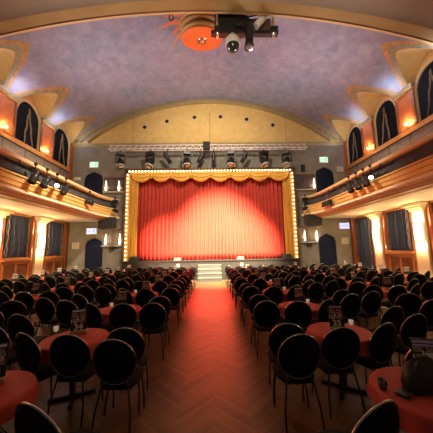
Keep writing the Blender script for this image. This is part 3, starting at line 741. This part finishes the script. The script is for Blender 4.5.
# ---- rig hanging at the arch
rg = thing('projector_rig', 'black mounting rig with chrome drop tubes hanging at the ceiling arch', 'lighting rig', (1.4, 8.35, 10.2))
mb = MB(); mb.box(-1.30, 1.32, -0.10, 0.10, -0.07, 0.07); mb.build('crossbar', 'black', rg, bevel=0.015)
mb = MB(); mb.box(-1.15, 0.0, -0.05, 0.25, 0.05, 0.85); mb.build('back_plate', 'blackmatte', rg)
mb = MB(); mb.box(0.0, 1.10, 0.12, 0.2, 0.10, 0.80); mb.build('side_plate', 'frame', rg)
for x in (-1.06, 1.10):
    mb = MB(); mb.tube([(x, -0.16, -0.33), (x, -0.16, 1.0)], 0.055, 12); mb.build('drop_tube', 'chrome', rg)
    mb = MB(); mb.box(x - 0.11, x + 0.11, -0.24, -0.02, -0.13, 0.13); mb.build('tube_clamp', 'black', rg, bevel=0.02)
mb = MB(); mb.tube([(1.24, 0, -0.03), (1.30, -0.02, 0.30)], 0.06, 8); mb.build('end_bracket', 'black', rg)
mb = MB(); mb.tube([(0.98, -0.15, 0.85), (0.42, -0.15, 0.16)], 0.13, 14); mb.build('silver_tube', 'white', rg)
mb = MB(); mb.box(-0.45, 0.05, -0.2, 0.0, 0.12, 0.62, T=Matrix.Rotation(0.25, 4, 'Y')); mb.build('gear_box', 'steel', rg, bevel=0.03)
mb = MB(); mb.tube([(-0.05, -0.2, 0.7), (0.25, -0.22, 0.25), (0.15, -0.2, 0.05)], 0.03, 8); mb.tube([(-0.3, -0.2, 0.1), (0.1, -0.22, 0.5), (0.5, -0.2, 0.62)], 0.025, 8); mb.build('cable', 'black', rg)
dc = thing('dome_camera', 'white dome camera with black glass bulb hanging under the rig', 'camera', (0.93, 8.28, 9.66))
mb = MB(); mb.lathe([(0.001, 0.50), (0.05, 0.50), (0.07, 0.34), (0.20, 0.30), (0.27, 0.20), (0.29, 0.0), (0.27, -0.06), (0.24, -0.06)], 24); mb.build('housing', 'white', dc)
mb = MB(); mb.lathe([(0.26, -0.04), (0.22, -0.18), (0.13, -0.27), (0.001, -0.31)], 24); mb.build('dome', 'smokeglass', dc)
cy = thing('projector_spotlight', 'black tubular spotlight pointing down from the middle of the rig', 'spotlight', (1.56, 8.2, 9.9))
mb = MB(); mb.lathe([(0.001, 0.52), (0.15, 0.50), (0.19, 0.42), (0.19, 0.12), (0.15, 0.08), (0.15, -0.30), (0.19, -0.34), (0.19, -0.46), (0.16, -0.46)], 20, T=Matrix.Rotation(0.06, 4, 'Y')); mb.build('barrel', 'black', cy)
mb = MB(); mb.lathe([(0.16, -0.42), (0.08, -0.46), (0.001, -0.47)], 20, T=Matrix.Rotation(0.06, 4, 'Y')); mb.build('lens', 'lens', cy)
mb = MB(); mb.tube([(-0.20, 0, 0.2), (-0.22, 0, 0.45), (0.22, 0, 0.45), (0.20, 0, 0.2)], 0.02, 6); mb.build('yoke', 'black', cy)

# ------------------------------------------------------------------ chairs
def make_chair():
    t = thing('banquet_chair', '', 'chair', (0, 0, 0), 0, 'black oval-back banquet chairs')
    # seat
    mb = MB(); rings = []
    for (k, z) in ((0.90, 0.415), (1.0, 0.43), (1.02, 0.455), (0.97, 0.478), (0.80, 0.492), (0.4, 0.498), (0.01, 0.50)):
        r = []
        for i in range(25):
            a = 2 * PI * i / 24; c, q = math.cos(a), math.sin(a)
            rr = 1.0 / (abs(c) ** 3.2 + abs(q) ** 3.2) ** (1 / 3.2)
            r.append((0.215 * k * rr * c, 0.215 * k * rr * q + 0.02, z))
        rings.append(r)
    mb.grid(rings); mb.add([(p[0], p[1], p[2]) for p in rings[0][:-1]], [tuple(reversed(range(24)))]); mb.build('seat', 'seatfab', t)
    lean = lambda z: -0.195 - (z - 0.44) * 0.20
    A, B, ZC = 0.232, 0.240, 0.722
    mb = MB(); rings = []
    for (k, d) in ((0.01, 0.040), (0.5, 0.038), (0.85, 0.028), (0.97, 0.012), (0.99, 0.0), (0.97, -0.012), (0.85, -0.024), (0.5, -0.030), (0.01, -0.031)):
        r = []
        for i in range(29):
            a = 2 * PI * i / 28; z = ZC + B * k * math.sin(a); x = A * k * math.cos(a)
            r.append((x, lean(z) + d - 0.035 * (1 - (x / A) ** 2) + 0.03, z))
        rings.append(r)
    mb.grid(rings); mb.build('backrest', 'fabric', t)
    mb = MB(); ring = []
    for i in range(28):
        a = 2 * PI * i / 28; z = ZC + (B + .004) * math.sin(a); x = (A + .004) * math.cos(a); ring.append((x, lean(z) - 0.035 * (1 - (x / A) ** 2) + 0.03, z))
    mb.tube(ring, 0.0085, 6, closed=True)
    mb.build('back_frame', 'chairmetal', t)
    for q in (-1, 1):
        mb = MB(); mb.tube([(q * 0.15, lean(0.44), 0.44), (q * 0.19, -0.235, 0.2), (q * 0.20, -0.27, 0.0)], 0.011, 6); mb.build('leg', 'legmetal', t)
        mb = MB(); mb.tube([(q * 0.17, 0.16, 0.43), (q * 0.185, 0.20, 0.2), (q * 0.19, 0.215, 0.0)], 0.011, 6); mb.build('leg', 'legmetal', t)
    mb = MB(); mb.tube([(-0.165, -0.17, 0.415), (-0.175, 0.16, 0.415), (0.175, 0.16, 0.415), (0.165, -0.17, 0.415)], 0.010, 6, closed=True)
    for q in (-1, 1): mb.tube([(q * 0.15, lean(0.44), 0.42), (q * 0.13, lean(0.5), 0.52)], 0.010, 6)
    mb.build('seat_frame', 'legmetal', t)
    return t
chair0 = make_chair(); used = [False]
def place_chair(x, y, rz, label):
    if not used[0]:
        used[0] = True; chair0.location = (x, y, 0); chair0.rotation_euler = (0, 0, rz); chair0['label'] = label; return chair0
    return dup(chair0, (x, y, 0), rz, label)

def make_table():
    t = thing('round_table', '', 'table', (0, 0, 0), 0, 'round tables under red cloths')
    mb = MB(); mb.lathe([(0.001, 0.735), (0.39, 0.735), (0.395, 0.725), (0.39, 0.71), (0.001, 0.71)], 28); mb.build('tabletop', 'wood', t)
    mb = MB(); mb.lathe([(0.03, 0.71), (0.03, 0.06), (0.05, 0.04)], 12); mb.build('pedestal', 'legmetal', t)
    mb = MB()
    for k in range(4):
        T = Matrix.Rotation(k * PI / 2 + 0.4, 4, 'Z'); mb.box(-0.02, 0.02, 0.0, 0.27, 0.0, 0.045, T=T)
    mb.build('foot', 'legmetal', t)
    return t
def cloth_mesh(seed):
    rnd = random.Random(seed); mb = MB(); rows = []; n = 72; ph = rnd.random() * 6
    for (r, z, w) in ((0.0, 0.742, 0), (0.2, 0.742, 0), (0.40, 0.742, 0), (0.432, 0.740, 0), (0.442, 0.730, 0.1), (0.445, 0.71, 0.3), (0.450, 0.68, 0.6), (0.455, 0.64, 1.0), (0.458, 0.60, 1.15)):
        row = []
        for i in range(n + 1):
            a = 2 * PI * i / n; rr = r + 0.016 * w * (math.sin(9 * a + ph) + 0.6 * math.sin(14 * a + 2 * ph)); zz = z + (0.02 * math.sin(4 * a + ph) * w if w > 0.9 else 0)
            row.append((rr * math.cos(a), rr * math.sin(a), zz))
        rows.append(row)
    mb.grid(rows); return mb
table0 = make_table(); tused = [False]
cloth0 = cloth_mesh(1).build('tablecloth', 'redcloth'); cused = [False]; tag(cloth0, '', 'tablecloth', 'red tablecloths')

def digits(txt, size, m, parent, loc, rot):
    c = bpy.data.curves.new('number_text', 'FONT'); c.body = txt; c.size = size; c.extrude = 0.0015; c.align_x = 'CENTER'; c.offset = 0.004
    o = bpy.data.objects.new('number_text', c); COL.objects.link(o)
    dg = bpy.context.evaluated_depsgraph_get(); me = bpy.data.meshes.new_from_object(o.evaluated_get(dg))
    bpy.data.objects.remove(o); me.materials.clear(); me.materials.append(M[m])
    ob = bpy.data.objects.new('table_number', me); COL.objects.link(ob); ob.parent = parent; ob.location = loc; ob.rotation_euler = rot
    return ob
def make_card(num=None, lilac=False):
    t = thing('table_card_stand', '', 'card stand', (0, 0, 0), 0, 'programme card stands on the tables')
    mb = MB(); mb.box(-0.105, 0.105, -0.055, 0.055, 0, 0.045); mb.build('base', 'cardwood', t, bevel=0.004)
    T = Matrix.Translation((0, 0.0, 0.03)) @ Matrix.Rotation(-0.16, 4, 'X')
    mb = MB(); mb.box(-0.10, 0.10, -0.004, 0.004, 0, 0.30, T=T); cd = mb.build('card', 'cardblack', t)
    yy = -0.0065
    mb = MB(); mb.box(-0.085, 0.085, yy, -0.004, 0.262, 0.285, T=T)
    if lilac: mb.box(-0.085, 0.085, yy, -0.004, 0.235, 0.252, T=T)
    mb.build('headline_print', 'cardlilac' if (lilac or num == '33') else 'cardwhite', cd)
    mb = MB()
    for (a, b, c, d) in ((-0.085, -0.01, 0.19, 0.25), (0.01, 0.085, 0.18, 0.245), (-0.08, -0.02, 0.12, 0.175), (0.0, 0.085, 0.115, 0.165)): mb.box(a, b, yy, -0.004, c, d if not lilac else min(d, 0.228), T=T)
    mb.build('picture_print', 'cardphoto', cd)
    mb = MB()
    for (a, b, c, d) in ((-0.095, -0.085, 0.12, 0.17), (-0.055, -0.03, 0.115, 0.135), (0.03, 0.075, 0.17, 0.178), (-0.02, -0.005, 0.13, 0.2)): mb.box(a, b, yy - 0.001, -0.004, c, d, T=T)
    if lilac: mb.box(0.0, 0.085, yy - 0.002, -0.004, 0.125, 0.185, T=T)
    mb.build('text_print', 'cardwhite', cd)
    if num:
        digits(num, 0.115, 'cardwhite', cd, T @ Vector((0, -0.0055, 0.022)), (PI / 2 - 0.16, 0, 0))
    return t
card0 = make_card(); card34 = make_card('34'); card33 = make_card('33'); cardL = make_card('30'); cardR = make_card('2', True)
def make_tea():
    t = thing('tealight_glass', '', 'candle glass', (0, 0, 0), 0, 'tealight glasses on the tables')
    mb = MB(); mb.lathe([(0.001, 0.0), (0.026, 0.0), (0.029, 0.01), (0.035, 0.065), (0.032, 0.065), (0.027, 0.012), (0.001, 0.01)], 16); mb.build('glass', 'tealight', t)
    mb = MB(); mb.lathe([(0.001, 0.042), (0.025, 0.04), (0.025, 0.012), (0.001, 0.012)], 14); mb.build('candle', 'paper', t)
    mb = MB(); mb.tube([(0, 0, 0.04), (0.002, 0, 0.052)], 0.002, 4); mb.build('wick', 'black', t)
    return t
tea0 = make_tea(); teaused = [False]; carduse = [False]

ROWS = [(3.50, 'second'), (5.02, 'third'), (6.65, 'fourth'), (8.15, 'fifth'), (9.60, 'sixth'), (11.05, 'seventh'), (12.5, 'eighth'), (13.9, 'ninth')]
COLS = [(1.80, 'aisle'), (4.70, 'middle'), (7.60, 'outer')]
SEATS = [('near aisle-side seat', -0.80, -0.55, -0.08), ('far aisle-side seat', -0.79, 0.0, -0.2), ('camera-side seat', -0.25, -0.62, -0.05),
         ('near wall-side seat', 0.36, -0.50, 0.45), ('near loose seat towards the wall', 1.02, -0.12, 0.2), ('far loose seat towards the wall', 1.08, 0.44, 0.25), ('outermost loose seat towards the wall', 1.62, 0.16, 0.2)]
rnd = random.Random(3)
def do_table(s, cx, cy, tname, card=None, seats=SEATS, ang=0.0):
    global table0
    lb = 'round pedestal table under the red cloth, ' + tname
    if not tused[0]: tused[0] = True; table0.location = (cx, cy, 0); table0['label'] = lb
    else: dup(table0, (cx, cy, 0), rnd.random() * 3, lb)
    if not cused[0]: cused[0] = True; c = cloth0
    else: c = cloth0.copy(); COL.objects.link(c)
    c.location = (cx, cy, 0); c.scale = (0.93, 0.93, 1); c.rotation_euler = (0, 0, rnd.random() * 6); c['label'] = 'red tablecloth, ' + tname
    for nm, dx, dy, r in seats:
        rz = s * r + rnd.uniform(-.10, .10)
        x = cx + s * dx + rnd.uniform(-.03, .03) - 0.29 * math.sin(rz); y = cy + dy + rnd.uniform(-.04, .04) + 0.29 * math.cos(rz)
        if abs(x) > 8.72: continue
        if cy > 13.5 and nm.startswith('far'): continue
        place_chair(x, y, rz, 'black oval-back chair, %s, %s' % (nm, tname))
for si, (s, side) in enumerate(((-1, 'left'), (1, 'right'))):
    for ci, (cxa, cn) in enumerate(COLS):
        for ri, (cy, rn) in enumerate(ROWS):
            if cxa / cy > 1.02: continue
            cx = s * cxa + (-0.05 if ci == 0 and s < 0 else -0.05 * (s > 0)); yj = cy + rnd.uniform(-.05, .05)
            if ci > 0: yj -= 0.08 + 0.2 * (s > 0)
            tname = '%s row from camera, %s %s column' % (rn, side, cn)
            seats = SEATS
            if ci == 2: seats = SEATS[:4]
            if ri == 0 and ci == 0:
                seats = [('near aisle-side seat', -0.78, -0.76, 0.03), ('far aisle-side seat', -0.80, -0.40, -0.12), ('camera-side seat', -0.22, -0.60, 0.0), ('near wall-side seat', 0.38, -0.46, 0.42), ('near loose seat towards the wall', 1.05, -0.10, 0.2), ('far loose seat towards the wall', 1.10, 0.38, 0.25)]
            elif cxa / cy > 0.8: seats = SEATS[:3]
            do_table(s, cx, yj, tname, None, seats)
            # card stand and candle
            if ri == 0 and ci == 0:
                cd = card34 if s < 0 else card33
                cd.location = (-1.90, 3.62, 0.745) if s < 0 else (1.74, 3.50, 0.745); cd.rotation_euler = (0, 0, 0.45 if s < 0 else -0.1)
                cd['label'] = 'black programme card stand with white number %s on red table' % ('34' if s < 0 else '33')
            else:
                lb = 'small programme card stand on the red table, ' + tname
                lo = (cx + rnd.uniform(-.08, .08), yj + 0.1, 0.745)
                if not carduse[0]: carduse[0] = True; card0.location = lo; card0['label'] = lb
                else: dup(card0, lo, rnd.uniform(-.5, .5), lb)
            lb = 'small white tealight glass on the red table, ' + tname
            lo = (cx + s * 0.25 * (1 if s > 0 else 1), yj + 0.22, 0.745)
            if ri == 0 and ci == 0: lo = (-2.29, 3.75, 0.745) if s < 0 else (2.06, 3.72, 0.745)
            if not teaused[0]: teaused[0] = True; tea0.location = lo; tea0['label'] = lb
            else: dup(tea0, lo, 0, lb)
# front corner tables
do_table(-1, -1.97, 2.20, 'first row from camera, bottom left corner', None, [])
do_table(1, 1.73, 2.06, 'first row from camera, bottom right corner', None, [])
cardL.location = (-1.97, 2.34, 0.745); cardL.rotation_euler = (0, 0, 0.5); cardL['label'] = 'black programme card stand with golden base on the bottom left corner table'
cardR.location = (1.86, 2.20, 0.745); cardR.rotation_euler = (0, 0, -0.25); cardR['label'] = 'lilac-printed programme card stand on the bottom right corner table'
place_chair(-1.02, 1.93, -0.42, 'black oval-back chair cut off at the bottom left, beside the red corner table')
place_chair(-1.50, 1.80, 0.25, 'black chair, only its rim showing in the bottom left corner')
place_chair(0.90, 1.84, 0.40, 'black oval-back chair cut off at the bottom right, beside the red corner table')
place_chair(2.15, 2.72, -0.1, 'black oval-back chair behind the bottom right corner table')
place_chair(-2.75, 2.95, 0.1, 'black oval-back chair at the left edge, behind the bottom left corner table')
# things on the right corner table
t = thing('handbag', 'black leather handbag with a hanging strap on the bottom right table', 'bag', (1.72, 2.10, 0.745), 0.3)
mb = MB(); rings = []
for z, w, d in ((0.0, 0.17, 0.09), (0.05, 0.185, 0.10), (0.12, 0.17, 0.085), (0.19, 0.14, 0.06), (0.22, 0.10, 0.03), (0.225, 0.01, 0.003)):
    rings.append([(w * math.copysign(abs(math.cos(a)) ** .6, math.cos(a)), d * math.copysign(abs(math.sin(a)) ** .6, math.sin(a)), z + 0.01 * math.sin(5 * a)) for a in [2 * PI * i / 24 for i in range(25)]])
mb.grid(rings); mb.build('bag_body', 'leather', t)
mb = MB(); mb.tube([(0.14, -0.02, 0.18), (0.13, -0.20, 0.16), (0.09, -0.30, 0.06), (0.07, -0.42, 0.01), (0.06, -0.455, -0.08), (0.06, -0.46, -0.30)], 0.008, 6); mb.build('strap', 'leather', t)
mb = MB(); mb.lathe([(0.001, 0.01), (0.012, 0.006), (0.014, 0)], 10, T=Matrix.Translation((0.0, -0.095, 0.10)) @ Matrix.Rotation(PI / 2, 4, 'X')); mb.build('clasp', 'chrome', t)
t = thing('drinks_glass', 'small dark glass standing on the bottom right red table', 'glass', (1.38, 2.10, 0.745))
mb = MB(); mb.lathe([(0.001, 0.0), (0.028, 0.0), (0.03, 0.01), (0.035, 0.07), (0.032, 0.07), (0.026, 0.012), (0.001, 0.012)], 16); mb.build('glass', 'smokeglass', t)
mb = MB(); mb.lathe([(0.001, 0.045), (0.03, 0.045)], 14); mb.build('drink', 'black', t)
t = thing('wallet', 'flat dark wallet lying beside the handbag on the red table', 'wallet', (1.50, 2.02, 0.745), 0.5)
mb = MB(); mb.box(-0.07, 0.07, -0.045, 0.045, 0, 0.022); mb.build('body', 'leather', t, bevel=0.006)
mb = MB(); mb.box(-0.02, 0.02, -0.047, -0.03, 0.008, 0.024); mb.build('snap', 'chrome', t)

# ------------------------------------------------------------------ light
w = bpy.data.worlds.new('hall'); S.world = w; w.use_nodes = True
w.node_tree.nodes['Background'].inputs[0].default_value = (1.0, 0.80, 0.60, 1); w.node_tree.nodes['Background'].inputs[1].default_value = 0.05
# added spots without fixtures, brightening the balconies and the vault
for s in (-1, 1):
    light('gallery_wash', 'SPOT', (s * 1.6, 8.3, 9.9), 4800, (1.0, 0.84, 0.60), 0.25, target=(s * 6.8, 11.3, 4.4), spot=58, blend=0.9)
    light('vault_wash', 'SPOT', (s * 5.9, 11.4, 5.4), 800, (0.95, 0.88, 0.96), 0.4, target=(s * 1.5, 9.9, 12), spot=120, blend=1.0)
# stage spotlights on the curtain
light('curtain_spot', 'SPOT', (0.4, 9.3, 9.9), 44000, (1.0, 0.86, 0.55), 0.12, target=(0.5, 15.7, 0.9), spot=48, blend=1.0)
light('curtain_spot', 'SPOT', (-6.0, 9.7, 4.5), 8000, (1.0, 0.58, 0.40), 0.12, target=(-2.4, 15.7, 1.9), spot=40, blend=0.9)
light('curtain_spot', 'SPOT', (6.0, 9.2, 4.5), 8500, (1.0, 0.68, 0.42), 0.12, target=(2.0, 15.7, 1.9), spot=40, blend=0.9)
light('wall_wash', 'SPOT', (0, 8.4, 9.9), 1500, (1.0, 0.86, 0.62), 0.3, target=(0, 15.6, 7.0), spot=105, blend=0.9)  # added fill spot for the stage wall, no fixture
light('aisle_red', 'SPOT', (-0.2, 14.6, 7.8), 9500, (1.0, 0.05, 0.03), 0.1, target=(-0.15, 10.2, 0), spot=34, blend=1.0)  # added red spot that strengthens the red glow on the aisle floor
# added unseen spot, stands in for hall bounce on the brown ceiling
light('rear_bounce_fill', 'SPOT', (0, 0.5, 6.5), 900, (1.0, 0.84, 0.62), 0.5, target=(0, 7.0, 10.5), spot=130, blend=1.0)
light('floor_fill', 'SPOT', (0, 8.2, 9.9), 60, (1.0, 0.75, 0.55), 0.4, target=(0, 5.5, 0), spot=110, blend=1.0)  # fill spot added over the front tables and floor, no fixture

# ------------------------------------------------------------------ camera
cam = bpy.data.cameras.new('camera'); co = bpy.data.objects.new('camera', cam); COL.objects.link(co)
cam.sensor_width = 36; cam.lens = 240.64 / 433 * 36; cam.clip_end = 100; cam.clip_start = 0.05
Rm = Matrix(((0.9996454, 0.0223736, 0.0144365), (-0.0202654, 0.9909711, -0.1325350), (-0.0172715, 0.1321955, 0.9910732)))
r_, f_, u_ = Rm.col[0], Rm.col[1], Rm.col[2]
co.matrix_world = Matrix(((r_.x, u_.x, -f_.x, 0), (r_.y, u_.y, -f_.y, 0), (r_.z, u_.z, -f_.z, 1.9), (0, 0, 0, 1)))
S.camera = co
S.view_settings.view_transform = 'Standard'; S.view_settings.look = 'None'; S.view_settings.gamma = 1; S.view_settings.exposure = 0.4
